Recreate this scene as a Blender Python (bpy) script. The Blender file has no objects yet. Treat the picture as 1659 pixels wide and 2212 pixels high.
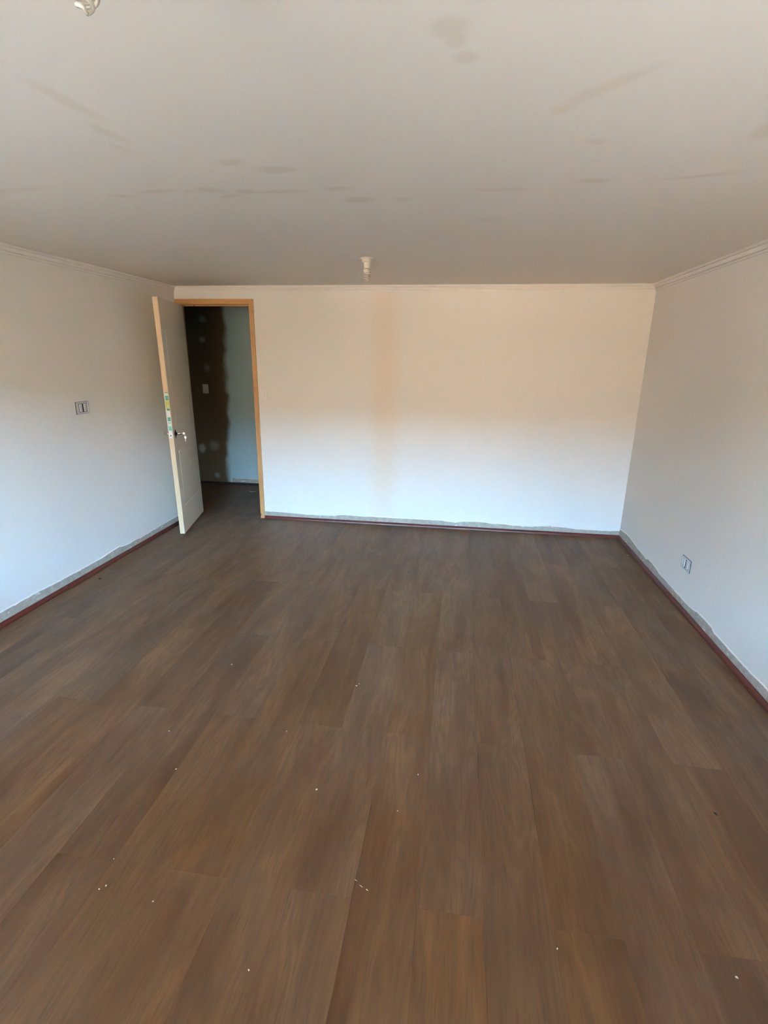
import bpy, bmesh, math, random
from mathutils import Matrix, Vector
C = bpy.context.scene.collection
SC = bpy.context.scene
PI = math.pi

# ---------------------------------------------------------------- room measures (metres)
XL, XR = -2.6815, 1.5504          # left / right wall faces
YB, YR = 4.8596, -0.36            # back wall face / window wall face
H = 2.2012                        # ceiling
HY = 6.17                         # far wall of the hall
HX0, HX1 = -3.9, -0.9             # hall ends
WT = 0.11                         # wall thickness
WB = 0.055                        # thickness of the back partition
FX0, FX1 = -2.678, -1.913         # door frame, outer edges
FZ = 2.094                        # door frame, top

# ---------------------------------------------------------------- camera
cam = bpy.data.cameras.new('camera')
co = bpy.data.objects.new('camera', cam); C.objects.link(co)
r = Vector((0.98971854, 0.14243919, 0.0129729)); u = Vector((-0.05312483, 0.28188085, 0.95797752))
f = Vector((-0.13279673, 0.9488173, -0.28654976))
co.matrix_world = Matrix(((r.x, u.x, -f.x, 0), (r.y, u.y, -f.y, 0), (r.z, u.z, -f.z, 1.5999), (0, 0, 0, 1)))
cam.sensor_fit = 'VERTICAL'; cam.sensor_height = 24.0; cam.lens = 1117.74 / 2212 * 24.0
cam.clip_start = 0.02; cam.clip_end = 300
SC.camera = co

# ---------------------------------------------------------------- world, sun, exposure
world = bpy.data.worlds.new('world'); SC.world = world; world.use_nodes = True
wn = world.node_tree.nodes; wl = world.node_tree.links; wn.clear()
wo = wn.new('ShaderNodeOutputWorld'); wb = wn.new('ShaderNodeBackground')
tc = wn.new('ShaderNodeTexCoord'); sx = wn.new('ShaderNodeSeparateXYZ'); rp = wn.new('ShaderNodeValToRGB')
wl.new(tc.outputs['Generated'], sx.inputs[0]); wl.new(sx.outputs['Z'], rp.inputs[0])
e = rp.color_ramp.elements                      # pale hazy horizon rising to blue
e[0].position = 0.0; e[0].color = (0.52, 0.78, 1.0, 1)
e[1].position = 0.75; e[1].color = (0.20, 0.45, 1.0, 1)
m = e.new(0.2); m.color = (0.36, 0.68, 1.0, 1)
wl.new(rp.outputs[0], wb.inputs[0]); wb.inputs[1].default_value = 58.0
wl.new(wb.outputs[0], wo.inputs[0])

sun = bpy.data.lights.new('sun', 'SUN'); so = bpy.data.objects.new('sun', sun); C.objects.link(so)
so.rotation_euler = (math.radians(-54), math.radians(14), 0)   # high, from behind the house: lights the yard, not the room
sun.energy = 198.0; sun.angle = math.radians(0.6); sun.color = (1.0, 0.93, 0.82)

vs = SC.view_settings
SC.display_settings.display_device = 'sRGB'
vs.view_transform = 'Standard'; vs.look = 'None'; vs.gamma = 1.0; vs.use_curve_mapping = False
vs.exposure = 1.59
SC.cycles.use_denoising = True
SC.cycles.max_bounces = 12; SC.cycles.diffuse_bounces = 8
SC.cycles.caustics_reflective = False; SC.cycles.caustics_refractive = False

# ---------------------------------------------------------------- helpers
def link(name, me, mats, parent=None):
    o = bpy.data.objects.new(name, me); C.objects.link(o)
    for mm in (mats if isinstance(mats, (list, tuple)) else [mats]):
        if mm: me.materials.append(mm)
    if parent: o.parent = parent
    return o
def obj(name, bm, mats, parent=None, smooth=False, recalc=True):
    if recalc: bmesh.ops.recalc_face_normals(bm, faces=bm.faces[:])
    me = bpy.data.meshes.new(name); bm.to_mesh(me); bm.free()
    if smooth:
        for p in me.polygons: p.use_smooth = True
    return link(name, me, mats, parent)
def tag(o, label=None, cat=None, group=None, kind=None):
    if label: o['label'] = label
    if cat: o['category'] = cat
    if group: o['group'] = group
    if kind: o['kind'] = kind
    return o
def thing(name, label, cat, loc=(0, 0, 0), rot=(0, 0, 0), group=None, kind=None):
    o = bpy.data.objects.new(name, None); C.objects.link(o)
    o.location = loc; o.rotation_euler = rot; o.empty_display_size = 0.05
    return tag(o, label, cat, group, kind)
def box(bm, x0, x1, y0, y1, z0, z1, mi=0, bev=0.0):
    vs_ = [bm.verts.new(p) for p in ((x0,y0,z0),(x1,y0,z0),(x1,y1,z0),(x0,y1,z0),(x0,y0,z1),(x1,y0,z1),(x1,y1,z1),(x0,y1,z1))]
    fs = [bm.faces.new([vs_[i] for i in q]) for q in ((0,3,2,1),(4,5,6,7),(0,1,5,4),(1,2,6,5),(2,3,7,6),(3,0,4,7))]
    for q in fs: q.material_index = mi
    if bev:
        bmesh.ops.bevel(bm, geom=list({ed for q in fs for ed in q.edges}), offset=bev, segments=2, affect='EDGES', profile=0.6)
def lathe(bm, prof, n=32, axis='Z', loc=(0, 0, 0), mi=0):
    rings = []
    for rr, zz in prof:
        ring = []
        for i in range(n):
            a = 2*PI*i/n
            p = Vector((rr*math.cos(a), rr*math.sin(a), zz))
            if axis == 'X': p = Vector((p.z, p.x, p.y))
            if axis == 'Y': p = Vector((p.x, p.z, p.y))
            ring.append(bm.verts.new(p + Vector(loc)))
        rings.append(ring)
    for a, b in zip(rings, rings[1:]):
        for i in range(n):
            q = bm.faces.new((a[i], a[(i+1) % n], b[(i+1) % n], b[i])); q.material_index = mi; q.smooth = True
    for ring in (rings[0], rings[-1]):
        q = bm.faces.new(ring); q.material_index = mi
def tube(bm, pts, rad, n=8, mi=0, sy=1.0):
    pts = [Vector(p) for p in pts]; rads = rad if isinstance(rad, (list, tuple)) else [rad]*len(pts)
    rings = []; ref = Vector((0, 0, 1))
    for i, p in enumerate(pts):
        t = (pts[min(i+1, len(pts)-1)] - pts[max(i-1, 0)]).normalized()
        if abs(t.dot(ref)) > 0.95: ref = Vector((0, 1, 0)) if abs(t.y) < 0.9 else Vector((1, 0, 0))
        a = t.cross(ref).normalized(); b = t.cross(a).normalized()
        rings.append([bm.verts.new(p + (a*math.cos(2*PI*k/n) + b*math.sin(2*PI*k/n)*sy)*rads[i]) for k in range(n)])
    for a, b in zip(rings, rings[1:]):
        for k in range(n):
            q = bm.faces.new((a[k], a[(k+1) % n], b[(k+1) % n], b[k])); q.smooth = True; q.material_index = mi
    for ring in (rings[0], rings[-1]): bm.faces.new(ring).material_index = mi
def loft(bm, sections, mi=0, closed=True):
    """skin equal-length 3D sections one after the other"""
    rows = [[bm.verts.new(p) for p in s] for s in sections]
    n = len(rows[0])
    for a, b in zip(rows, rows[1:]):
        for k in range(n if closed else n-1):
            bm.faces.new((a[k], a[(k+1) % n], b[(k+1) % n], b[k])).material_index = mi
    if closed:
        bm.faces.new(rows[0]).material_index = mi; bm.faces.new(rows[-1]).material_index = mi

# ---------------------------------------------------------------- materials
class NT:
    def __init__(s, name):
        s.m = bpy.data.materials.new(name); s.m.use_nodes = True
        s.t = s.m.node_tree; s.b = s.t.nodes['Principled BSDF']
    def n(s, kind, **kw):
        nd = s.t.nodes.new('ShaderNode' + kind)
        for k, v in kw.items():
            if k.startswith('_'): setattr(nd, k[1:], v)
            else:
                key = k.replace('__', ' ')
                nd.inputs[key].default_value = v
        return nd
    def l(s, a, b): s.t.links.new(a, b)
    def math(s, op, a, b=0.5, clamp=False):
        nd = s.t.nodes.new('ShaderNodeMath'); nd.operation = op; nd.use_clamp = clamp
        for i, v in enumerate((a, b)):
            if isinstance(v, (int, float)): nd.inputs[i].default_value = v
            else: s.l(v, nd.inputs[i])
        return nd.outputs[0]
    def mix(s, fac, a, b, blend='MIX'):
        nd = s.t.nodes.new('ShaderNodeMix'); nd.data_type = 'RGBA'; nd.blend_type = blend
        for i, v in ((0, fac), (6, a), (7, b)):
            if isinstance(v, (int, float)): nd.inputs[i].default_value = v
            elif isinstance(v, tuple): nd.inputs[i].default_value = (*v, 1) if len(v) == 3 else v
            else: s.l(v, nd.inputs[i])
        return nd.outputs[2]
    def noise(s, vec, scale, detail=3, rough=0.5, dist=0.0):
        nd = s.t.nodes.new('ShaderNodeTexNoise'); nd.inputs['Scale'].default_value = scale
        nd.inputs['Detail'].default_value = detail; nd.inputs['Roughness'].default_value = rough; nd.inputs['Distortion'].default_value = dist
        if vec is not None: s.l(vec, nd.inputs['Vector'])
        return nd.outputs[0]
    def ramp(s, val, stops):
        nd = s.t.nodes.new('ShaderNodeValToRGB'); el = nd.color_ramp.elements
        for i, (p, c) in enumerate(stops):
            q = el[i] if i < 2 else el.new(p)
            q.position = p; q.color = (c, c, c, 1) if isinstance(c, (int, float)) else (*c, 1)
        s.l(val, nd.inputs[0]); return nd.outputs[0]
    def mapping(s, vec, loc=(0, 0, 0), rot=(0, 0, 0), sc=(1, 1, 1), typ='POINT'):
        nd = s.t.nodes.new('ShaderNodeMapping'); nd.vector_type = typ
        nd.inputs['Location'].default_value = loc; nd.inputs['Rotation'].default_value = rot; nd.inputs['Scale'].default_value = sc
        s.l(vec, nd.inputs['Vector']); return nd.outputs[0]
    def pos(s): return s.t.nodes.new('ShaderNodeNewGeometry').outputs['Position']
    def bump(s, h, strength=0.2, dist=0.002):
        nd = s.t.nodes.new('ShaderNodeBump'); nd.inputs['Strength'].default_value = strength; nd.inputs['Distance'].default_value = dist
        s.l(h, nd.inputs['Height']); s.l(nd.outputs[0], s.b.inputs['Normal'])
    def wobble(s, vec, scale, amt):
        nz = s.t.nodes.new('ShaderNodeTexNoise'); nz.inputs['Scale'].default_value = scale; nz.inputs['Detail'].default_value = 3
        s.l(vec, nz.inputs['Vector'])
        a = s.t.nodes.new('ShaderNodeVectorMath'); a.operation = 'SUBTRACT'; s.l(nz.outputs['Color'], a.inputs[0]); a.inputs[1].default_value = (0.5, 0.5, 0.5)
        b = s.t.nodes.new('ShaderNodeVectorMath'); b.operation = 'MULTIPLY_ADD'; s.l(a.outputs[0], b.inputs[0]); b.inputs[1].default_value = (amt,)*3; s.l(vec, b.inputs[2])
        return b.outputs[0]
    def spots(s, vec, lst):
        """soft elliptical patches, stains and painted light: (location, rotation, half sizes, strength, inner edge)"""
        out = None
        for loc, rot, sc, st, edge in lst:
            v = s.mapping(vec, loc, rot, sc, 'TEXTURE')
            ln = s.t.nodes.new('ShaderNodeVectorMath'); ln.operation = 'LENGTH'; s.l(v, ln.inputs[0])
            mr = s.t.nodes.new('ShaderNodeMapRange'); mr.interpolation_type = 'SMOOTHSTEP'
            mr.inputs['From Min'].default_value = edge; mr.inputs['From Max'].default_value = 1.0
            mr.inputs['To Min'].default_value = st; mr.inputs['To Max'].default_value = 0.0
            s.l(ln.outputs['Value'], mr.inputs['Value'])
            out = mr.outputs[0] if out is None else s.math('MAXIMUM', out, mr.outputs[0])
        return out
    def set(s, col=None, rough=None, spec=None, metal=None):
        for k, v in (('Base Color', col), ('Roughness', rough), ('Specular IOR Level', spec), ('Metallic', metal)):
            if v is None: continue
            if isinstance(v, tuple): s.b.inputs[k].default_value = (*v, 1)
            elif isinstance(v, (int, float)): s.b.inputs[k].default_value = v
            else: s.l(v, s.b.inputs[k])
        return s.m
def plain(name, col, rough=0.5, metal=0.0, spec=0.5, grain=0.0):
    k = NT(name)
    c = col
    if grain:
        nz = k.noise(k.pos(), 60, 3)
        c = k.mix(k.ramp(nz, [(0.3, 0.0), (0.7, 1.0)]), tuple(v*(1-grain) for v in col), col)
    return k.set(c, rough, spec, metal)

WALL_C = (0.80, 0.775, 0.735)
def wall_paint(name, col, stain_or_light=None, stain_or_light_col=None, wob=0.15):
    k = NT(name); p = k.pos()
    big = k.noise(p, 1.3, 2)
    c = k.mix(k.ramp(big, [(0.3, 0.0), (0.7, 1.0)]), tuple(v*0.97 for v in col), col)
    if stain_or_light:
        c = k.mix(k.spots(k.wobble(p, 5, wob), stain_or_light), c, stain_or_light_col)
    fine = k.noise(p, 220, 3); roll = k.noise(p, 35, 3)
    k.bump(k.math('ADD', k.math('MULTIPLY', fine, 0.5), roll), 0.12, 0.0012)
    return k.set(c, 0.75, 0.25)

M = {}
M['wall'] = wall_paint('wall_paint', WALL_C)
# back wall: warm light stripe painted into the colour beside the cornice joint
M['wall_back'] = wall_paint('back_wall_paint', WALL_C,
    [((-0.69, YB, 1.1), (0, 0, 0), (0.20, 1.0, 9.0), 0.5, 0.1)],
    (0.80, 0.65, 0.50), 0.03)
CEIL_C = (0.72, 0.675, 0.61)
S_ = lambda x, y, a, b, rot=0.0, st=0.6, ed=0.35: ((x, y, H), (0, 0, math.radians(rot)), (a*1.1, b*1.1, 1.0), st*0.75, min(ed, 0.4))
M['ceiling'] = wall_paint('ceiling_paint', CEIL_C, [
    S_(-0.06, 1.215, .052, .042), S_(-0.045, 1.255, .03, .04), S_(-0.026, 1.317, .035, .03),
    S_(0.30, 1.48, .17, .035, -48, .55, .3), S_(0.22, 1.58, .05, .03, -30, .5), S_(0.347, 1.804, .05, .03, 10, .45),
    S_(0.428, 2.148, .075, .035, 5, .7), S_(0.76, 2.13, .15, .025, -10, .6), S_(-0.777, 1.845, .055, .04, 0, .75),
    S_(-0.65, 1.937, .095, .045, 0, .75), S_(-1.19, 2.115, .12, .03, -6, .65), S_(-1.368, 2.165, .07, .025, 0, .6),
    S_(-0.984, 2.125, .07, .04, 20, .75), S_(-0.94, 2.20, .07, .025, -20, .6), S_(-1.05, 2.13, .06, .03, 0, .5),
    S_(-0.72, 2.171, .13, .03, 0, .7), S_(-0.845, 2.155, .06, .035, 0, .7), S_(-0.492, 2.154, .07, .03, 0, .65),
    S_(-0.432, 2.302, .08, .045, 0, .75), S_(-1.01, 1.40, .035, .14, -8, .55, .3), S_(-1.035, 1.58, .03, .10, -12, .5, .3),
    S_(-1.06, 1.70, .025, .06, -15, .4), S_(0.116, 2.223, .16, .03, 4, .5), S_(-0.255, 2.306, .045, .03, 0, .6),
    S_(-1.72, 2.05, .17, .03, -6, .4), S_(0.78, 1.774, .05, .08, -10, .6), S_(0.097, 2.662, .08, .04, 5, .4)],
    (0.60, 0.52, 0.41), 0.05)
# pale blue-green hall wall; shade painted brown on its left, with dabs of filler
M['hall_wall'] = wall_paint('hall_wall_painted_shade', (0.52, 0.68, 0.71), [
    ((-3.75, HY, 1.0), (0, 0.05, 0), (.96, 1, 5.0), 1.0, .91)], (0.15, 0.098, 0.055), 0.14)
M['hall_end'] = plain('dark_bounce_cutter', (0.06, 0.035, 0.02), 0.7, 0, 0.3, 0.3)  # dark colour given to unseen hall surfaces to cut bounced light
def putty_patches(mat, lst, col):
    k = NT.__new__(NT); k.m = mat; k.t = mat.node_tree; k.b = k.t.nodes['Principled BSDF']
    lk = k.b.inputs['Base Color'].links[0]; src = lk.from_socket
    k.l(k.mix(k.spots(k.wobble(k.pos(), 6, 0.05), lst), src, col), k.b.inputs['Base Color'])
putty_patches(M['hall_wall'], [
    ((-3.096, HY, 1.77), (0, 0, 0), (.06, 1, .055), .45, .2), ((-3.218, HY, .458), (0, 0, 0), (.07, 1, .08), .45, .3),
    ((-3.04, HY, .11), (0, 0, 0), (.05, 1, .05), .3, .2), ((-3.074, HY, 2.0), (0, 0, 0), (.07, 1, .05), .3, .2),
    ((-3.05, HY, .5), (0, 0, 0), (.10, 1, .09), .2, .2), ((-3.06, HY, 1.45), (0, 0, 0), (.06, 1, .07), .2, .2)], (0.70, 0.67, 0.62))
M['low_bounce'] = plain('brown_bounce_cutter', (0.13, 0.07, 0.035), 0.7, 0, 0.3, 0.3)  # brown put on the unseen window wall to cut light bounced into the hall
M['trim'] = plain('white_trim_paint', (0.80, 0.77, 0.73), 0.6, 0, 0.3)

def plaster():
    k = NT('bare_plaster'); p = k.pos()
    n1 = k.noise(p, 22, 5, 0.6)
    c = k.mix(k.ramp(n1, [(0.35, 0.0), (0.65, 1.0)]), (0.36, 0.325, 0.27), (0.47, 0.43, 0.37))
    n2 = k.noise(k.mapping(p, sc=(6, 6, 30)), 1.6, 3, 0.5)
    c = k.mix(k.ramp(n2, [(0.66, 0.0), (0.69, 1.0)]), c, (0.74, 0.71, 0.66))
    k.bump(k.noise(p, 90, 4), 0.5, 0.002)
    return k.set(c, 0.9, 0.15)
M['plaster'] = plaster()

def redwood():
    k = NT('dark_red_varnished_wood'); p = k.pos()
    n = k.noise(k.mapping(p, sc=(5, 5, 80)), 3, 4)
    c = k.mix(k.ramp(n, [(0.3, 0.0), (0.7, 1.0)]), (0.075, 0.011, 0.007), (0.135, 0.023, 0.013))
    return k.set(c, 0.35, 0.5)
M['red'] = redwood()
M['hall_red'] = plain('red_wood_in_shade', (0.03, 0.018, 0.016), 0.4)  # baseboard red darkened, the hall's shade put into the colour

def pine(name, a, b, sc):
    k = NT(name); p = k.pos()
    v = k.wobble(k.mapping(p, sc=sc), 1.5, 0.5)
    n = k.noise(v, 3.0, 5, 0.6)
    c = k.mix(k.ramp(n, [(0.3, 0.0), (0.7, 1.0)]), a, b)
    kn = k.noise(k.mapping(p, sc=(9, 9, 5)), 2.0, 1)
    c = k.mix(k.ramp(kn, [(0.74, 0.0), (0.80, 1.0)]), c, tuple(x*0.35 for x in a))
    return k.set(c, 0.42, 0.45)
M['pine'] = pine('varnished_pine', (0.52, 0.25, 0.085), (0.66, 0.36, 0.15), (30, 30, 1.5))
M['pine_h'] = pine('varnished_pine_head', (0.52, 0.25, 0.085), (0.66, 0.36, 0.15), (1.5, 30, 30))
M['pine_raw'] = pine('raw_pine', (0.68, 0.47, 0.27), (0.78, 0.58, 0.36), (40, 40, 1.5))
M['door_skin'] = plain('grey_beige_door_primer', (0.70, 0.63, 0.52), 0.55, 0, 0.4)
M['groove'] = plain('door_moulding_shade', (0.62, 0.56, 0.46), 0.55, 0, 0.4)
M['chrome'] = plain('satin_nickel', (0.72, 0.68, 0.64), 0.22, 1.0)
M['steel'] = plain('brushed_steel_plate', (0.80, 0.79, 0.77), 0.40, 0.5)
M['white_metal'] = plain('white_enamelled_plate', (0.82, 0.82, 0.80), 0.35)
M['brass'] = plain('nickel_silver_key', (0.78, 0.74, 0.66), 0.30, 0.9)
M['black'] = plain('black_void', (0.012, 0.012, 0.014), 0.6)
M['dark'] = plain('dark_steel', (0.06, 0.06, 0.065), 0.5, 0.6)
M['plastic'] = plain('white_plastic', (0.82, 0.79, 0.74), 0.38, 0, 0.5)
M['bracket'] = plain('grey_white_bracket', (0.56, 0.56, 0.58), 0.35, 0, 0.5)
M['module'] = plain('white_socket_module', (0.74, 0.74, 0.77), 0.35, 0, 0.5)
M['ivory'] = plain('ivory_socket_plastic', (0.64, 0.565, 0.47), 0.45, 0, 0.4)
M['bulb'] = plain('bulb_base_plastic', (0.54, 0.49, 0.43), 0.4)
M['glass_tube'] = plain('white_phosphor_tube', (0.62, 0.57, 0.50), 0.15, 0, 0.6)
M['crumb'] = plain('plaster_crumb_white', (0.80, 0.76, 0.68), 0.9)
M['chip'] = plain('dark_chip', (0.02, 0.012, 0.01), 0.8)
M['paper'] = plain('sticker_white', (0.70, 0.80, 0.76), 0.4)
M['green'] = plain('sticker_green', (0.03, 0.30, 0.19), 0.4)
M['teal'] = plain('sticker_teal', (0.10, 0.48, 0.36), 0.4)
M['lime'] = plain('sticker_lime', (0.50, 0.55, 0.10), 0.4)
M['slab'] = plain('concrete_slab', (0.30, 0.28, 0.25), 0.9)
M['yard'] = plain('pale_yard_earth', (0.36, 0.265, 0.17), 0.95, 0, 0.2, 0.2)
M['fence'] = plain('painted_yard_wall', (0.13, 0.094, 0.062), 0.9, 0, 0.2, 0.1)
M['light_blocker'] = plain('dark_blocker', (0.035, 0.045, 0.018), 0.9, 0, 0.2, 0.5)
M['alu'] = plain('white_window_aluminium', (0.75, 0.75, 0.75), 0.4)

def laminate():
    k = NT('oak_laminate')
    tcn = k.t.nodes.new('ShaderNodeTexCoord'); ob = tcn.outputs['Object']
    oi = k.t.nodes.new('ShaderNodeObjectInfo'); rnd = oi.outputs['Random']
    cx = k.t.nodes.new('ShaderNodeCombineXYZ')
    k.l(k.math('MULTIPLY', rnd, 37.0), cx.inputs[0]); k.l(k.math('MULTIPLY', rnd, 91.0), cx.inputs[1]); k.l(k.math('MULTIPLY', rnd, 53.0), cx.inputs[2])
    ad = k.t.nodes.new('ShaderNodeVectorMath'); ad.operation = 'ADD'; k.l(ob, ad.inputs[0]); k.l(cx.outputs[0], ad.inputs[1]); v = ad.outputs[0]
    # cathedral figure: contour lines of a stretched smooth noise
    n1 = k.noise(k.mapping(v, sc=(7.5, 0.95, 1)), 1.0, 2.0, 0.45, 0.25)
    rings = k.math('SINE', k.math('MULTIPLY', n1, 85.0))
    rings = k.ramp(k.math('ADD', k.math('MULTIPLY', rings, 0.5), 0.5), [(0.0, 0.0), (0.75, 1.0)])
    fig = k.ramp(n1, [(0.36, 0.0), (0.62, 1.0)])
    blot = k.ramp(k.noise(k.mapping(v, sc=(9, 1.4, 1)), 1.0, 4, 0.6, 0.6), [(0.34, 0.0), (0.66, 1.0)])
    fib = k.noise(k.mapping(v, sc=(230, 6, 1)), 1.0, 4, 0.7)
    pores = k.ramp(k.noise(k.mapping(v, sc=(190, 8, 1)), 1.0, 2, 0.5), [(0.30, 0.0), (0.42, 1.0)])
    c = k.mix(blot, (0.098, 0.041, 0.016), (0.208, 0.104, 0.046))
    c = k.mix(k.math('MULTIPLY', fig, 0.35), c, (0.195, 0.108, 0.055))
    c = k.mix(k.math('MULTIPLY', k.math('SUBTRACT', 1.0, rings), 0.38), c, (0.10, 0.055, 0.032))
    c = k.mix(k.math('MULTIPLY', k.ramp(fib, [(0.3, 1.0), (0.7, 0.0)]), 0.42), c, (0.09, 0.05, 0.03))
    c = k.mix(k.math('MULTIPLY', k.math('SUBTRACT', 1.0, pores), 0.5), c, (0.075, 0.042, 0.026))
    # board to board tone and hue
    tone = k.math('ADD', k.math('MULTIPLY', rnd, 0.20), 0.90)
    hs = k.t.nodes.new('ShaderNodeHueSaturation'); k.l(c, hs.inputs['Color']); k.l(tone, hs.inputs['Value'])
    k.l(k.math('ADD', 0.93, k.math('MULTIPLY', k.math('FRACT', k.math('MULTIPLY', rnd, 7.31)), 0.12)), hs.inputs['Saturation'])
    c = hs.outputs[0]
    # thin building dust, thicker towards the doorway
    p = k.pos()
    d = k.noise(p, 2.2, 5, 0.65)
    dm = k.math('MULTIPLY', k.ramp(d, [(0.48, 0.0), (0.75, 1.0)]), 0.05)
    door = k.spots(p, [((-2.1, 4.9, 0), (0, 0, 0), (1.2, 1.7, 1), 0.22, 0.0)])
    dm = k.math('ADD', dm, k.math('MULTIPLY', door, k.ramp(k.noise(p, 9, 5, 0.7), [(0.35, 0.2), (0.7, 1.0)])))
    c = k.mix(dm, c, (0.42, 0.39, 0.35))
    k.bump(k.math('ADD', k.math('MULTIPLY', fib, 0.7), k.math('MULTIPLY', pores, 0.3)), 0.15, 0.0006)
    rg = k.math('ADD', 0.40, k.math('MULTIPLY', fib, 0.10))
    return k.set(c, rg, 0.2)
M['laminate'] = laminate()

# ---------------------------------------------------------------- room shell
bm = bmesh.new(); box(bm, HX0-WT, XR+WT, YR-0.15, HY+WT, -0.14, -0.0085)
floor = tag(obj('floor', bm, M['slab']), 'brown oak laminate floor laid in long boards running away to the door wall', 'floor', kind='structure')

bm = bmesh.new(); box(bm, HX0, HX1, YB+WB+0.001, HY-0.001, H-0.012, H)  # unseen dark panel added under the ceiling to darken the hall
tag(obj('hall_bounce_panel', bm, M['hall_end']), 'unseen dark panel added over the hall to cut bounce', 'ceiling', kind='structure')
bm = bmesh.new(); box(bm, HX0-WT, XR+WT, YR-0.15, HY+WT, H, H+0.16)
tag(obj('ceiling', bm, M['ceiling']), 'off-white plaster ceiling with tan patches of filler', 'ceiling', kind='structure')

def wallobj(name, parts, mats, label):
    b = bmesh.new()
    for q in parts: box(b, *q)
    return tag(obj(name, b, mats), label, 'wall', kind='structure')
wl_ = wallobj('wall_left', [(XL-WT, XL, YR-0.15, YB-0.001, -0.0085, H)], M['wall'], 'long white wall on the left with one uncovered socket')
wr_ = wallobj('wall_right', [(XR, XR+WT, YR-0.15, YB-0.001, -0.0085, H)], M['wall'], 'white wall on the right with a low socket')
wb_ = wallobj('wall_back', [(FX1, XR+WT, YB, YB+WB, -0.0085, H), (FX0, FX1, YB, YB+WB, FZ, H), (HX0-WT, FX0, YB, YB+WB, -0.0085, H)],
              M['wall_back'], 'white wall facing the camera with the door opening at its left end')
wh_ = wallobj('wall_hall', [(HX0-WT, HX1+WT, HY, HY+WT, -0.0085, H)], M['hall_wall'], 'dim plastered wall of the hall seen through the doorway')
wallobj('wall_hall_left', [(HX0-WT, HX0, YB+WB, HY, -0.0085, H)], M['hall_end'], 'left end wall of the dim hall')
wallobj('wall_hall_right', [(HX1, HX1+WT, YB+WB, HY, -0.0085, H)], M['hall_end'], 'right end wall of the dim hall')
# window wall behind the camera: two openings with a pier between them
WIN = [(-2.40, -0.95, 1.02, 2.04), (-0.05, 1.15, 1.02, 2.04)]
def window_wall():
    b = bmesh.new(); y0, y1 = YR-0.15, YR
    xs = [XL] + [v for w in WIN for v in w[:2]] + [XR]
    for i in range(0, len(xs), 2): box(b, xs[i], xs[i+1], y0, y1, -0.0085, H)
    for w in WIN:
        box(b, w[0], w[1], y0, y1, -0.0085, w[2]); box(b, w[0], w[1], y0, y1, w[3], H)
    return b
tag(obj('wall_front', window_wall(), M['low_bounce']), 'window wall behind the camera, coloured dark brown to cut bounce', 'wall', kind='structure')
for i, w in enumerate(WIN):
    t = thing('window_%d' % (i+1), 'white window behind the camera, %s of the pier' % ('left' if i == 0 else 'right'), 'window', ((w[0]+w[1])/2, YR-0.08, w[2]), kind='structure')
    hw, hh = (w[1]-w[0])/2, w[3]-w[2]
    b = bmesh.new(); fw = 0.04
    box(b, -hw, -hw+fw, -0.03, 0.03, 0, hh); box(b, hw-fw, hw, -0.03, 0.03, 0, hh)
    box(b, -hw+fw, hw-fw, -0.03, 0.03, 0, fw); box(b, -hw+fw, hw-fw, -0.03, 0.03, hh-fw, hh)
    obj('window_frame', b, M['alu'], t)
    b = bmesh.new(); box(b, -0.02, 0.02, -0.02, 0.02, fw, hh-fw); obj('mullion', b, M['alu'], t)

# yard outside the windows, with an unseen eave deepened to block high sky
bm = bmesh.new(); box(bm, XL-1.2, XR+1.2, YR-2.05, YR-0.15, H+0.01, H+0.15)
tag(obj('deep_eave_blocker', bm, M['trim']), 'unseen eave slab outside the windows, deepened to block high sky', 'roof', kind='structure')
bm = bmesh.new(); box(bm, -40, 40, -45, YR-0.15, -0.40, -0.20)
tag(obj('ground', bm, M['yard']), 'pale sunlit yard outside the windows', 'ground', kind='structure')
bm = bmesh.new(); box(bm, -16, 16, -9.3, -9.1, -0.20, 3.1); box(bm, -16.05, 16.05, -9.35, -9.05, 3.1, 3.2)
tag(obj('yard_wall', bm, M['fence']), 'painted wall across the yard outside the windows', 'wall', kind='structure')

bm = bmesh.new(); box(bm, -6.6, -6.4, -9.1, -1.0, -0.20, 3.3); box(bm, -6.65, -6.35, -9.1, -0.95, 3.3, 3.4)  # unseen wall added to cut sky light on the right wall
tag(obj('side_blocker', bm, M['fence']), 'unseen wall added along the left side of the yard to block sky light', 'wall', kind='structure')
bm = bmesh.new()
for i in range(18):                              # unseen blocker added to keep light off the hall: overlapping rounded clumps
    bmesh.ops.create_icosphere(bm, subdivisions=2, radius=1.0, matrix=Matrix.Translation((3.3+0.12*math.sin(i*2.1), -1.0-0.47*i, 0.80+0.06*math.sin(i*1.3))) @ Matrix.Diagonal((0.75, 0.55, 1.25, 1)))
tag(obj('light_blocker', bm, M['light_blocker'], smooth=True), 'unseen dark clumps added along the right side of the yard to block light', 'light_blocker', kind='structure')

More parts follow.
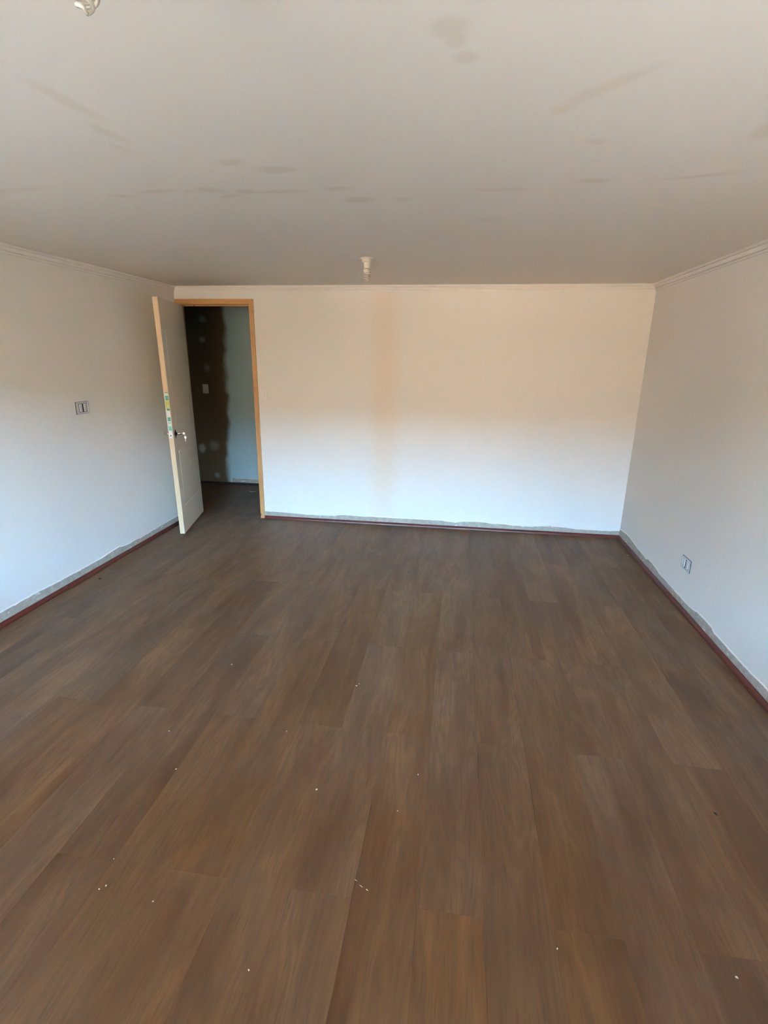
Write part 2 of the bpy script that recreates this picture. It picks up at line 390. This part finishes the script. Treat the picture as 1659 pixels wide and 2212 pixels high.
# ---------------------------------------------------------------- laminate boards
random.seed(5)
PW, PL, G = 0.2, 1.46, 0.0001
mesh_cache = {}
def plank(x0, x1, y0, y1):
    w, l = round(x1-x0-2*G, 4), round(y1-y0-2*G, 4)
    if w < 0.004 or l < 0.01: return
    key = (w, l)
    if key not in mesh_cache:
        b = bmesh.new(); c = 0.0003
        v0 = [b.verts.new(p) for p in ((-w/2,-l/2,-.008),(w/2,-l/2,-.008),(w/2,l/2,-.008),(-w/2,l/2,-.008))]
        v1 = [b.verts.new((p.co.x, p.co.y, -0.0003)) for p in v0]
        v2 = [b.verts.new((p.co.x*(1-2*c/w), p.co.y*(1-2*c/l), 0)) for p in v0]
        for A, B in ((v0, v1), (v1, v2)):
            for i in range(4): b.faces.new((A[i], A[(i+1) % 4], B[(i+1) % 4], B[i]))
        b.faces.new(v2); b.faces.new(v0[::-1])
        me = bpy.data.meshes.new('plank'); b.to_mesh(me); b.free(); me.materials.append(M['laminate']); mesh_cache[key] = me
    o = bpy.data.objects.new('plank', mesh_cache[key]); C.objects.link(o); o.parent = floor
    o.location = ((x0+x1)/2, (y0+y1)/2, 0)
def lay(xa, xb, ya, yb):
    k0 = math.floor((xa+0.047)/PW); x = -0.047 + k0*PW; k = k0
    while x < xb:
        a, b_ = max(x, xa), min(x+PW, xb)
        s = 1.165 if k % 2 == 0 else 1.908
        y = s - PL*6
        while y < yb:
            p, q = max(y, ya), min(y+PL, yb)
            if q-p > 0.01: plank(a, b_, p, q)
            y += PL
        x += PW; k += 1
lay(XL+0.004, XR-0.004, YR, YB-0.002)
lay(FX0+0.04, FX1-0.04, YB-0.002, YB+WB)
lay(HX0, HX1, YB+WB, HY-0.002)

# ---------------------------------------------------------------- cornices (stepped polystyrene moulding)
CH, CP = 0.0493, 0.048
PROF = [(0, -CH), (0.010, -CH), (0.011, -CH+0.010), (0.006, -CH+0.0115), (0.006, -CH+0.0145), (0.019, -CH+0.0155), (0.022, -CH+0.024), (0.030, -CH+0.033), (0.025, -CH+0.0345), (0.025, -CH+0.037), (0.039, -CH+0.038), (0.042, -0.0065), (CP, -0.0055), (CP, 0), (0, 0)]
def cornice(name, A, B, inward, along, m0, m1, label, dz=0.0):
    b = bmesh.new(); A, B, inward, along = map(Vector, (A, B, inward, along)); secs = []
    for P, mm, sg in ((A, m0, 1), (B, m1, -1)):
        secs.append([P + inward*o_ + along*(sg*mm*o_) + Vector((0, 0, z + (dz if z < -0.001 else 0))) for o_, z in PROF])
    loft(b, secs)
    tag(obj(name, b, M['trim']), label, 'cornice', kind='structure')
JX = -0.62
cornice('trim_1', (XL, YB, H), (JX, YB, H), (0, -1, 0), (1, 0, 0), 1, 0, 'stepped white cornice above the door, left length on the back wall')
cornice('trim_2', (JX, YB, H), (XR, YB, H), (0, -1, 0), (1, 0, 0), 0, 1, 'stepped white cornice along the right length of the back wall', -0.004)
cornice('trim_3', (XL, YR, H), (XL, YB, H), (1, 0, 0), (0, 1, 0), 1, 1, 'stepped white cornice along the left wall')
cornice('trim_4', (XR, YR, H), (XR, YB, H), (-1, 0, 0), (0, 1, 0), 1, 1, 'stepped white cornice along the right wall')

# ---------------------------------------------------------------- baseboards: small dark red quarter rounds, and bare plaster above them
BW, BH = 0.019, 0.030
BP = [(0.002, 0.0), (BW, 0.0), (BW, 0.006), (BW-0.002, 0.013), (BW-0.006, 0.020), (BW-0.011, 0.025), (0.006, 0.027), (0.0055, BH), (0.002, BH)]
def baseboard(name, A, B, inward, along, m0, m1, label, mat=None):
    b = bmesh.new(); A, B, inward, along = map(Vector, (A, B, inward, along)); secs = []
    L = (B-A).length; n = max(2, int(L/0.25))
    for i in range(n+1):
        P = A + (B-A)*(i/n); k = (m0 if i == 0 else 0) - (m1 if i == n else 0)
        wob = 0.0 if i in (0, n) else random.uniform(0, 0.0015)
        secs.append([P + inward*(o_+wob) + along*(k*o_) + Vector((0, 0, z)) for o_, z in BP])
    loft(b, secs)
    tag(obj(name, b, mat or M['red']), label, 'baseboard', kind='structure')
baseboard('baseboard_left', (XL, YR, 0), (XL, YB-0.03, 0), (1, 0, 0), (0, 1, 0), 0, 0, 'thin dark red quarter-round along the left wall')
baseboard('baseboard_back', (FX1+0.001, YB, 0), (XR, YB, 0), (0, -1, 0), (1, 0, 0), 0, 1, 'thin dark red quarter-round along the back wall')
baseboard('baseboard_right', (XR, YR, 0), (XR, YB, 0), (-1, 0, 0), (0, 1, 0), 0, 1, 'thin dark red quarter-round along the right wall')
baseboard('baseboard_hall', (HX0, HY, 0), (HX1, HY, 0), (0, -1, 0), (1, 0, 0), 0, 0, 'dark quarter-round along the far wall of the hall', M['hall_red'])

def strip(parent, A, B, inward, zmid, amp, seed):
    """band of bare plaster with a ragged upper edge, and the lip of paint that ends on it"""
    rnd = random.Random(seed); A, B, inward = map(Vector, (A, B, inward)); L = (B-A).length
    n = int(L/0.022); top = []; z = zmid; tgt = zmid
    for i in range(n+1):
        if rnd.random() < 0.16: tgt = zmid + rnd.uniform(-amp, amp)
        z += (tgt-z)*0.30 + rnd.uniform(-0.0012, 0.0012)
        if rnd.random() < 0.035: z += rnd.uniform(-0.6, 0.6)*amp
        top.append(z)
    b = bmesh.new(); secs = []
    for i, z in enumerate(top):
        P = A + (B-A)*(i/n)
        secs.append([P + inward*0.0 + Vector((0, 0, 0.004)), P + inward*0.0016 + Vector((0, 0, 0.004)), P + inward*0.0016 + Vector((0, 0, z)), P + Vector((0, 0, z))])
    loft(b, secs); obj('plaster_strip', b, M['plaster'], parent)
    b = bmesh.new(); secs = []
    for i, z in enumerate(top):
        P = A + (B-A)*(i/n); t = 0.0012 + 0.0022*abs(math.sin(i*0.37+seed))*rnd.random()
        secs.append([P + Vector((0, 0, z-0.001)), P + inward*(0.0016+t) + Vector((0, 0, z-0.0015)), P + inward*(0.0016+t) + Vector((0, 0, z+0.002)), P + Vector((0, 0, z+0.007))])
    loft(b, secs); obj('paint_lip', b, M['trim'], parent)
strip(wl_, (XL, YR, 0), (XL, YB-0.03, 0), (1, 0, 0), 0.082, 0.012, 3)
strip(wb_, (FX1+0.002, YB, 0), (XR, YB, 0), (0, -1, 0), 0.074, 0.012, 8)
strip(wr_, (XR, YR, 0), (XR, YB, 0), (-1, 0, 0), 0.086, 0.022, 21)
strip(wh_, (-2.84, HY, 0), (HX1, HY, 0), (0, -1, 0), 0.085, 0.006, 4)

# ---------------------------------------------------------------- door frame
fr = thing('trim_5', 'orange varnished pine frame around the doorway', 'door frame', ((FX0+FX1)/2, YB, 0), kind='structure')
def fpart(name, boxes, mat, bev=0.0015):
    b = bmesh.new()
    for x0, x1, y0, y1, z0, z1 in boxes:
        cx = (FX0+FX1)/2; box(b, x0-cx, x1-cx, y0-YB, y1-YB, z0, z1, 0, bev)
    return obj(name, b, mat, fr)
fpart('jamb', [(FX1-0.042, FX1, YB-0.012, YB+WB+0.004, 0, FZ)], M['pine'])
fpart('jamb', [(FX0, FX0+0.040, YB-0.012, YB+WB+0.004, 0, FZ)], M['pine'])
fpart('head', [(FX0+0.040, FX1-0.042, YB-0.012, YB+WB+0.004, FZ-0.046, FZ)], M['pine_h'])
fpart('door_stop', [(FX1-0.054, FX1-0.042, YB+0.036, YB+0.057, 0, FZ-0.046)], M['pine'], 0)
fpart('door_stop', [(FX0+0.040, FX0+0.052, YB+0.036, YB+0.057, 0, FZ-0.046)], M['pine'], 0)
fpart('door_stop', [(FX0+0.052, FX1-0.054, YB+0.036, YB+0.057, FZ-0.058, FZ-0.046)], M['pine_h'], 0)
b = bmesh.new(); box(b, FX1-0.0435-(FX0+FX1)/2, FX1-0.0415-(FX0+FX1)/2, 0.005, 0.028, 0.90, 0.96); obj('strike_plate', b, M['steel'], fr)

# ---------------------------------------------------------------- open door leaf (local: -Y runs from the hinges to the free edge, +X is the hall face)
LW, LT, LH, ANG, LEAN = 0.7244, 0.0404, 2.0124, math.radians(13.63), 0.0131
door = thing('door_1', 'grey-beige door with pine edge standing open against the left wall', 'door', (-2.5925, 4.8811, 0.0303), (0, -LEAN, ANG), kind='structure')
b = bmesh.new(); box(b, -LT+0.0032, -0.0032, -LW, 0, 0, LH, 0, 0.0008); tag(obj('leaf_core', b, M['pine_raw'], door), 'pale pine edge of the door leaf')
for x0, x1 in ((-0.0032, 0.0), (-LT, -LT+0.0032)):
    b = bmesh.new(); box(b, x0, x1, -LW, 0, 0, LH, 0, 0.0006); obj('door_skin', b, M['door_skin'], door)
def outline(pts_, side):
    b = bmesh.new(); x = 0.0 if side > 0 else -LT
    tube(b, [(x, p[0], p[1]) for p in pts_], 0.0032, 6)
    return b
y0, y1 = -LW+0.11, -0.11
top = [(y0, 0.87), (y0, 1.76)]
for i in range(0, 17):                          # eyebrow arch over the upper panel
    s = i/16; top.append((y0+(y1-y0)*s, 1.76 + 0.075*(0.5-0.5*math.cos(2*PI*s))**0.8))
top += [(y1, 0.87), (y0, 0.87)]
low = [(y0, 0.24), (y0, 0.74)]
for i in range(0, 17):
    s = i/16; low.append((y0+(y1-y0)*s, 0.74 + 0.012*math.sin(PI*s)))
low += [(y1, 0.24), (y0, 0.24)]
for side in (1, -1):
    obj('panel_moulding', outline(top, side), M['groove'], door); obj('panel_moulding', outline(low, side), M['groove'], door)
for z in (0.22, 1.0, 1.80):
    b = bmesh.new(); lathe(b, [(0.006, -0.04), (0.006, 0.04)], 12, loc=(-LT-0.004, 0.006, z)); obj('hinge', b, M['steel'], door)
HZ = 0.935-0.0303
def lever(side):
    b = bmesh.new(); s = side; x = 0.0 if s > 0 else -LT; y = -LW+0.06
    def P(dx, dy, dz): return (x+s*dx, y+dy, HZ+dz)
    neck = [P(0.006, 0, 0), P(0.030, 0, 0), P(0.044, 0.003, 0), P(0.052, 0.012, 0.001), P(0.055, 0.03, 0.001), P(0.054, 0.06, -0.001), P(0.050, 0.09, -0.003), P(0.046, 0.112, -0.004)]
    tube(b, neck, [0.010, 0.0095, 0.0095, 0.0095, 0.009, 0.0085, 0.008, 0.006], 12, sy=1.0)
    return obj('lever_handle', b, M['chrome'], door)
for s in (1, -1):
    h = lever(s)
    b = bmesh.new(); x = 0.0 if s > 0 else -LT
    lathe(b, [(0.026, 0), (0.026, s*0.004), (0.022, s*0.008), (0.012, s*0.009)], 28, 'X', (x, -LW+0.06, HZ))
    obj('rosette', b, M['dark'], h)
    b = bmesh.new(); box(b, min(x, x+s*0.004), max(x, x+s*0.004), -LW+0.053, -LW+0.067, HZ-0.040, HZ+0.036, 0, 0.0015)
    obj('rosette_tab', b, M['dark'], h)
# latch plate on the edge: rounded steel plate with the dark latch hole
b = bmesh.new(); pts_ = []
zc0, zc1, rr = 0.905-0.0303+0.012, 0.970-0.0303-0.004, 0.0125
for i in range(13): a = PI + PI*i/12; pts_.append((rr*math.cos(a), zc0+rr*math.sin(a)))
pts_ += [(rr, zc1), (-rr, zc1)]
vsA = [b.verts.new((-LT/2+x, -LW-0.0022, z)) for x, z in pts_]; vsB = [b.verts.new((-LT/2+x, -LW+0.001, z)) for x, z in pts_]
b.faces.new(vsA); b.faces.new(vsB)
for i in range(len(vsA)): b.faces.new((vsA[i], vsA[(i+1) % len(vsA)], vsB[(i+1) % len(vsA)], vsB[i]))
lp = tag(obj('latch_plate', b, M['white_metal'], door), 'white latch plate with rounded lower end')
b = bmesh.new(); lathe(b, [(0.0058, 0.0), (0.0058, -0.0012)], 20, 'Y', (-LT/2, -LW-0.0022, HZ-0.009)); obj('latch_hole', b, M['black'], lp)
# adhesive maker's strip on the edge above the latch
st_mats = [M['paper'], M['green'], M['teal'], M['lime'], M['dark']]
b = bmesh.new(); box(b, -LT/2-0.016, -LT/2+0.0145, -LW-0.0008, -LW+0.0006, 0.968-0.0303, 1.292-0.0303)
stk = tag(obj('sticker', b, M['paper'], door), 'white, green and yellow printed strip stuck on the door edge')
b = bmesh.new()
def ink(x0, x1, za, zb, mi, d=0.0004): box(b, -LT/2+x0, -LT/2+x1, -LW-0.0008-d, -LW-0.0007, za-0.0303, zb-0.0303, mi)
ink(-.011, .0145, 1.285, 1.292, 1)
ink(-.009, .0140, 1.226, 1.264, 1); ink(-.0055, .010, 1.236, 1.258, 2, .0007); ink(-.002, .006, 1.244, 1.250, 1, .001)
ink(-.0135, .0140, 1.158, 1.222, 3); ink(-.006, .010, 1.176, 1.181, 0, .0007)
ink(-.0085, .0145, 1.140, 1.157, 1)
ink(-.0100, .0135, 1.052, 1.083, 1)
heart = [(0, -.008), (.007, -.001), (.0075, .004), (.004, .007), (0, .004), (-.004, .007), (-.0075, .004), (-.007, -.001)]
hv = [b.verts.new((-LT/2+0.0015+x, -LW-0.0019, 1.067-0.0303+z)) for x, z in heart]; hq = b.faces.new(hv); hq.material_index = 2
for i, (x0, x1, za, zb) in enumerate([(-.006, -.0035, 1.026, 1.041), (-.006, .0, 1.039, 1.042), (-.001, .0, 1.026, 1.041), (.0035, .0085, 1.039, 1.042), (.0075, .0095, 1.024, 1.041)]): ink(x0, x1, za, zb, 4)
ink(-.011, -.006, 1.000, 1.007, 1); ink(.0, .012, 1.001, 1.008, 1); ink(-.006, .0, .999, 1.004, 2)
ink(-.010, .0130, .973, .998, 2); ink(-.010, .0130, .973, .978, 1, .0006); ink(-.010, -.005, .985, .990, 0, .0006)
obj('print', b, st_mats, stk, recalc=False)

# ---------------------------------------------------------------- keys hanging in the lever lock
Rz = Matrix.Translation((-2.5925, 4.8811, 0.0303)) @ Matrix.Rotation(ANG, 4, 'Z') @ Matrix.Rotation(-LEAN, 4, 'Y')
kp = Rz @ Vector((0.062, -LW+0.075, HZ))
keys = thing('door_keys', 'two small keys on a ring hanging from the lever handle of the open door', 'keys', kp, (0, 0, ANG))
def key_bm(lo):
    b = bmesh.new()
    pts_ = [(0, 0.010), (.005, .009), (.0095, .004), (.010, -.002), (.007, -.008), (.0032, -.0115), (.0032, -.034), (0, -.038), (-.0032, -.034), (-.0032, -.030), (-.0022, -.028), (-.0034, -.025), (-.0022, -.022), (-.0032, -.018), (-.0032, -.0115), (-.007, -.008), (-.010, -.002), (-.0095, .004), (-.005, .009)]
    A = [b.verts.new(lo(x, z, -.0011)) for x, z in pts_]; B = [b.verts.new(lo(x, z, .0011)) for x, z in pts_]
    b.faces.new(A); b.faces.new(B)
    for i in range(len(A)): b.faces.new((A[i], A[(i+1) % len(A)], B[(i+1) % len(A)], B[i]))
    return b
obj('key', key_bm(lambda x, z, t: Vector((-0.004+0.010-(-z-0.0)*-0.0+(z*1.0), t, x))), M['brass'], keys)          # the key turned in the lock, bow outwards
obj('key', key_bm(lambda x, z, t: Vector((0.017+x, t*1.0-0.001, -0.034+z))), M['brass'], keys)                       # the spare, hanging
b = bmesh.new(); tube(b, [(0.014+0.0035*math.sin(2*PI*i/20), 0.002*math.cos(2*PI*i/20), -0.013+0.013*math.cos(2*PI*i/20)) for i in range(21)], 0.0011, 6)
obj('key_ring', b, M['brass'], keys)

# ---------------------------------------------------------------- ceiling lamp holders with small spiral bulbs
def lamp(x, y, label, rz):
    t = thing('ceiling_lamp', label, 'lamp', (x, y, H), (0, 0, rz), 'bare lamp holders on the ceiling')
    b = bmesh.new(); lathe(b, [(0.044, -0.0005), (0.044, -0.004), (0.036, -0.006), (0.0335, -0.007), (0.0325, -0.026), (0.030, -0.0285), (0.012, -0.029)], 40); obj('base', b, M['ivory'], t)
    b = bmesh.new(); lathe(b, [(0.019, -0.026), (0.0215, -0.028), (0.0215, -0.060), (0.0205, -0.062), (0.013, -0.0625)], 36); obj('socket', b, M['ivory'], t)
    b = bmesh.new(); lathe(b, [(0.013, -0.060), (0.0135, -0.066), (0.0225, -0.0665), (0.0235, -0.070), (0.0235, -0.083), (0.021, -0.087), (0.008, -0.0875)], 36)
    bulb = obj('bulb', b, M['bulb'], t)
    b = bmesh.new(); pts_ = []; N = 120
    for i in range(N+1):                                    # one double spiral of tube, tapering to the tip
        s = i/N; q = abs(2*s-1); a = (1-q)*2*PI*2.1 + (PI if s > 0.5 else 0)
        rr = 0.0182*(0.25+0.75*min(1, q*2.4+0.12)); z = -0.0865 - (1-q)*0.047
        pts_.append((rr*math.cos(a), rr*math.sin(a), z))
    # the two arms meet at the tip
    k0 = N//2; pts_[k0] = ((pts_[k0-1][0]+pts_[k0+1][0])/2, (pts_[k0-1][1]+pts_[k0+1][1])/2, -0.1350)
    tube(b, pts_, 0.0030, 8); obj('spiral_tube', b, M['glass_tube'], bulb)
    return t
lamp(-0.626, 3.546, 'bare white lamp holder with spiral bulb, on the ceiling near the back wall', 0.4)
lamp(-0.558, 0.842, 'spiral bulb cut off at the top left edge, hanging from the nearer ceiling', 1.5)
# loose wire end on the ceiling beside the lamp
bm = bmesh.new(); tube(bm, [(0, 0, 0.0), (0.008, -0.004, -0.006), (0.018, -0.006, -0.014), (0.026, -0.006, -0.016)], 0.0012, 6)
tag(obj('wire_end', bm, M['bracket']), 'short loose wire poking from the ceiling right of the back lamp holder', 'wire').location = (-0.585, 3.52, H)

# ---------------------------------------------------------------- wall sockets without their cover plates, switches
def socket(label, loc, rz):
    """local: +Y out of the wall, X along it"""
    t = thing('wall_socket', label, 'socket', loc, (0, 0, rz), 'uncovered wall sockets')
    W, Hh = 0.064, 0.041
    b = bmesh.new(); box(b, -W-.0018, W+.0018, 0.0, 0.004, -Hh-.0018, Hh+.0018); obj('back_box_shadow_rim', b, M['black'], t)  # black box, its outer rim painting the shadow line round the bracket
    b = bmesh.new()
    box(b, -W, -W+.013, 0, .008, -Hh, Hh, 0, .0012); box(b, W-.013, W, 0, .008, -Hh, Hh, 0, .0012)
    box(b, -W+.013, W-.013, 0, .008, Hh-.011, Hh, 0, .0012); box(b, -W+.013, W-.013, 0, .008, -Hh, -Hh+.011, 0, .0012)
    br = obj('bracket', b, M['bracket'], t)
    for sx in (-1, 1):
        b = bmesh.new(); box(b, sx*(W-.017)-.0012, sx*(W-.017)+.0012, 0.003, .0085, -Hh+.012, Hh-.012); obj('clip', b, M['plastic'], br)
        b = bmesh.new(); lathe(b, [(0.0032, .007), (0.0032, .0095), (.001, .0097)], 12, 'Y', (sx*(W-.0065), 0, 0)); obj('screw', b, M['steel'], br)
    for sx in (-1, 1):
        cx = sx*0.0225
        b = bmesh.new(); box(b, cx-.0125, cx+.0125, 0.003, .0085, -.0270, .0270, 0, .0015); md = obj('socket_module', b, M['module'], t)
        for dz in (-.0135, 0, .0135):
            b = bmesh.new(); lathe(b, [(0.0030, .0080), (0.0030, .0088)], 12, 'Y', (cx, 0, dz)); obj('pin_hole', b, M['black'], md)
    return t
socket('uncovered white socket with a black gap, at switch height on the left wall', (XL, 3.432, 1.224), -PI/2)
socket('uncovered white socket low on the right wall near the floor', (XR, 3.450, 0.310), PI/2)
def switch(label, loc, rz, w, h, mat, n):
    t = thing('light_switch', label, 'switch', loc, (0, 0, rz))
    b = bmesh.new(); box(b, -w/2, w/2, 0, .008, -h/2, h/2, 0, .002); obj('cover_plate', b, mat, t)
    b = bmesh.new(); box(b, -.0115, .0115, .008, .0115, -.022, .022, 0, .0015); obj('rocker', b, mat, t)
    b = bmesh.new(); box(b, -.013, .013, .0079, .0084, -.0235, .0235); obj('rocker_gap', b, M['bracket'], t)
    return t
switch('white light switch on the back wall just right of the door frame', (-1.858, YB, 1.237), PI, .070, .100, M['plastic'], 1)
switch('pale switch on the dark hall wall beyond the doorway', (-3.103, HY, 1.198), PI, .075, .112, M['plastic'], 1)

# ---------------------------------------------------------------- crumbs and chips lying on the floor
def lump(name, x, y, sx, sy, sz, mat, seed, rz=0.0):
    rnd = random.Random(seed); b = bmesh.new(); bmesh.ops.create_icosphere(b, subdivisions=1, radius=1.0)
    for v in b.verts: v.co *= rnd.uniform(0.7, 1.15)
    zmin = min(v.co.z for v in b.verts)
    for v in b.verts: v.co = Vector((v.co.x*sx, v.co.y*sy, (v.co.z-zmin)*sz))
    o = obj(name, b, mat); o.location = (x, y, 0.0); o.rotation_euler = (0, 0, rz); return o
CR = [(.827, 1.111, 5), (.357, 1.112, 3), (-.084, 1.688, 3.5), (-.465, 1.553, 5), (-1.139, 2.299, 5), (-1.195, 1.765, 4), (-1.016, 1.085, 4), (-1.03, 1.072, 3.5), (-.844, 1.062, 3),
      (-.484, .93, 3.5), (-.145, 1.504, 3), (-.683, 1.847, 3), (-1.049, 1.171, 3), (-1.05, 1.565, 3.5), (1.497, 4.39, 7), (-.44, 2.222, 4), (-.43, 2.24, 3)]
CL = ['largest pale plaster crumb, near the bottom right corner of the photo', 'tiny white crumb by a board end joint, low right of the middle',
      'tiny white crumb on a dark board end, centre of the floor', 'pale round crumb left of the floor centre, on a reddish board',
      'bright white crumb far left of centre, furthest of the left-hand crumbs', 'white crumb nearest the left side of the floor',
      'white crumb, lower of the close pair at lower left', 'white crumb, upper of the close pair at lower left',
      'small white crumb between the close pair and the plaster smear', 'small white crumb nearest the bottom edge, left of centre',
      'tiny white crumb above and right of the plaster smear', 'tiny white crumb on a brown board left of the middle of the floor',
      'tiny white crumb just above the close pair at lower left', 'white crumb left of centre, halfway to the close pair',
      'white plaster crumb beside the right baseboard near the far corner', 'white crumb, larger of two specks mid-floor', 'white speck just behind the larger mid-floor speck']
for i, (x, y, s) in enumerate(CR):
    k = s*0.001
    tag(lump('plaster_crumb', x, y, k*1.0, k*0.75, k*0.5, M['crumb'], i+40, i*1.3), CL[i], 'crumb', 'plaster crumbs scattered on the floor')
tag(lump('dark_chip', 1.016, 1.673, .0045, .010, .003, M['chip'], 1, 0.5), 'small black chip on the floor near the right wall', 'chip')
tag(lump('dark_chip', -2.565, 3.192, .014, .008, .004, M['chip'], 2, 0.2), 'small black chip on the floor beside the left baseboard', 'chip')
tag(lump('dark_chip', -.323, 3.715, .006, .006, .003, M['chip'], 3), 'tiny dark chip mid-floor in front of the back wall', 'chip')
# chalky plaster smear in the foreground
for i, (x, y, a) in enumerate([(-.245, 1.222, .007), (-.226, 1.206, .008), (-.205, 1.197, .006)]):
    tag(lump('plaster_flake', x, y, a, .0013, .0005, M['crumb'], 70+i, -0.5), ('left', 'middle', 'right')[i] + ' flake of the broken white plaster smear low in the middle of the floor', 'flake', 'flakes of the white plaster smear')
bm = bmesh.new(); tube(bm, [(-0.045, 0.012, .002), (-0.025, -0.004, .0035), (0, -0.010, .0035), (0.028, -0.004, .003), (0.045, 0.010, .002)], [.0012, .0022, .0026, .002, .001], 6)
tag(obj('wood_shaving', bm, M['crumb']), 'curled pale shaving on the dark hall floor', 'shaving').location = (-2.455, 5.86, 0)
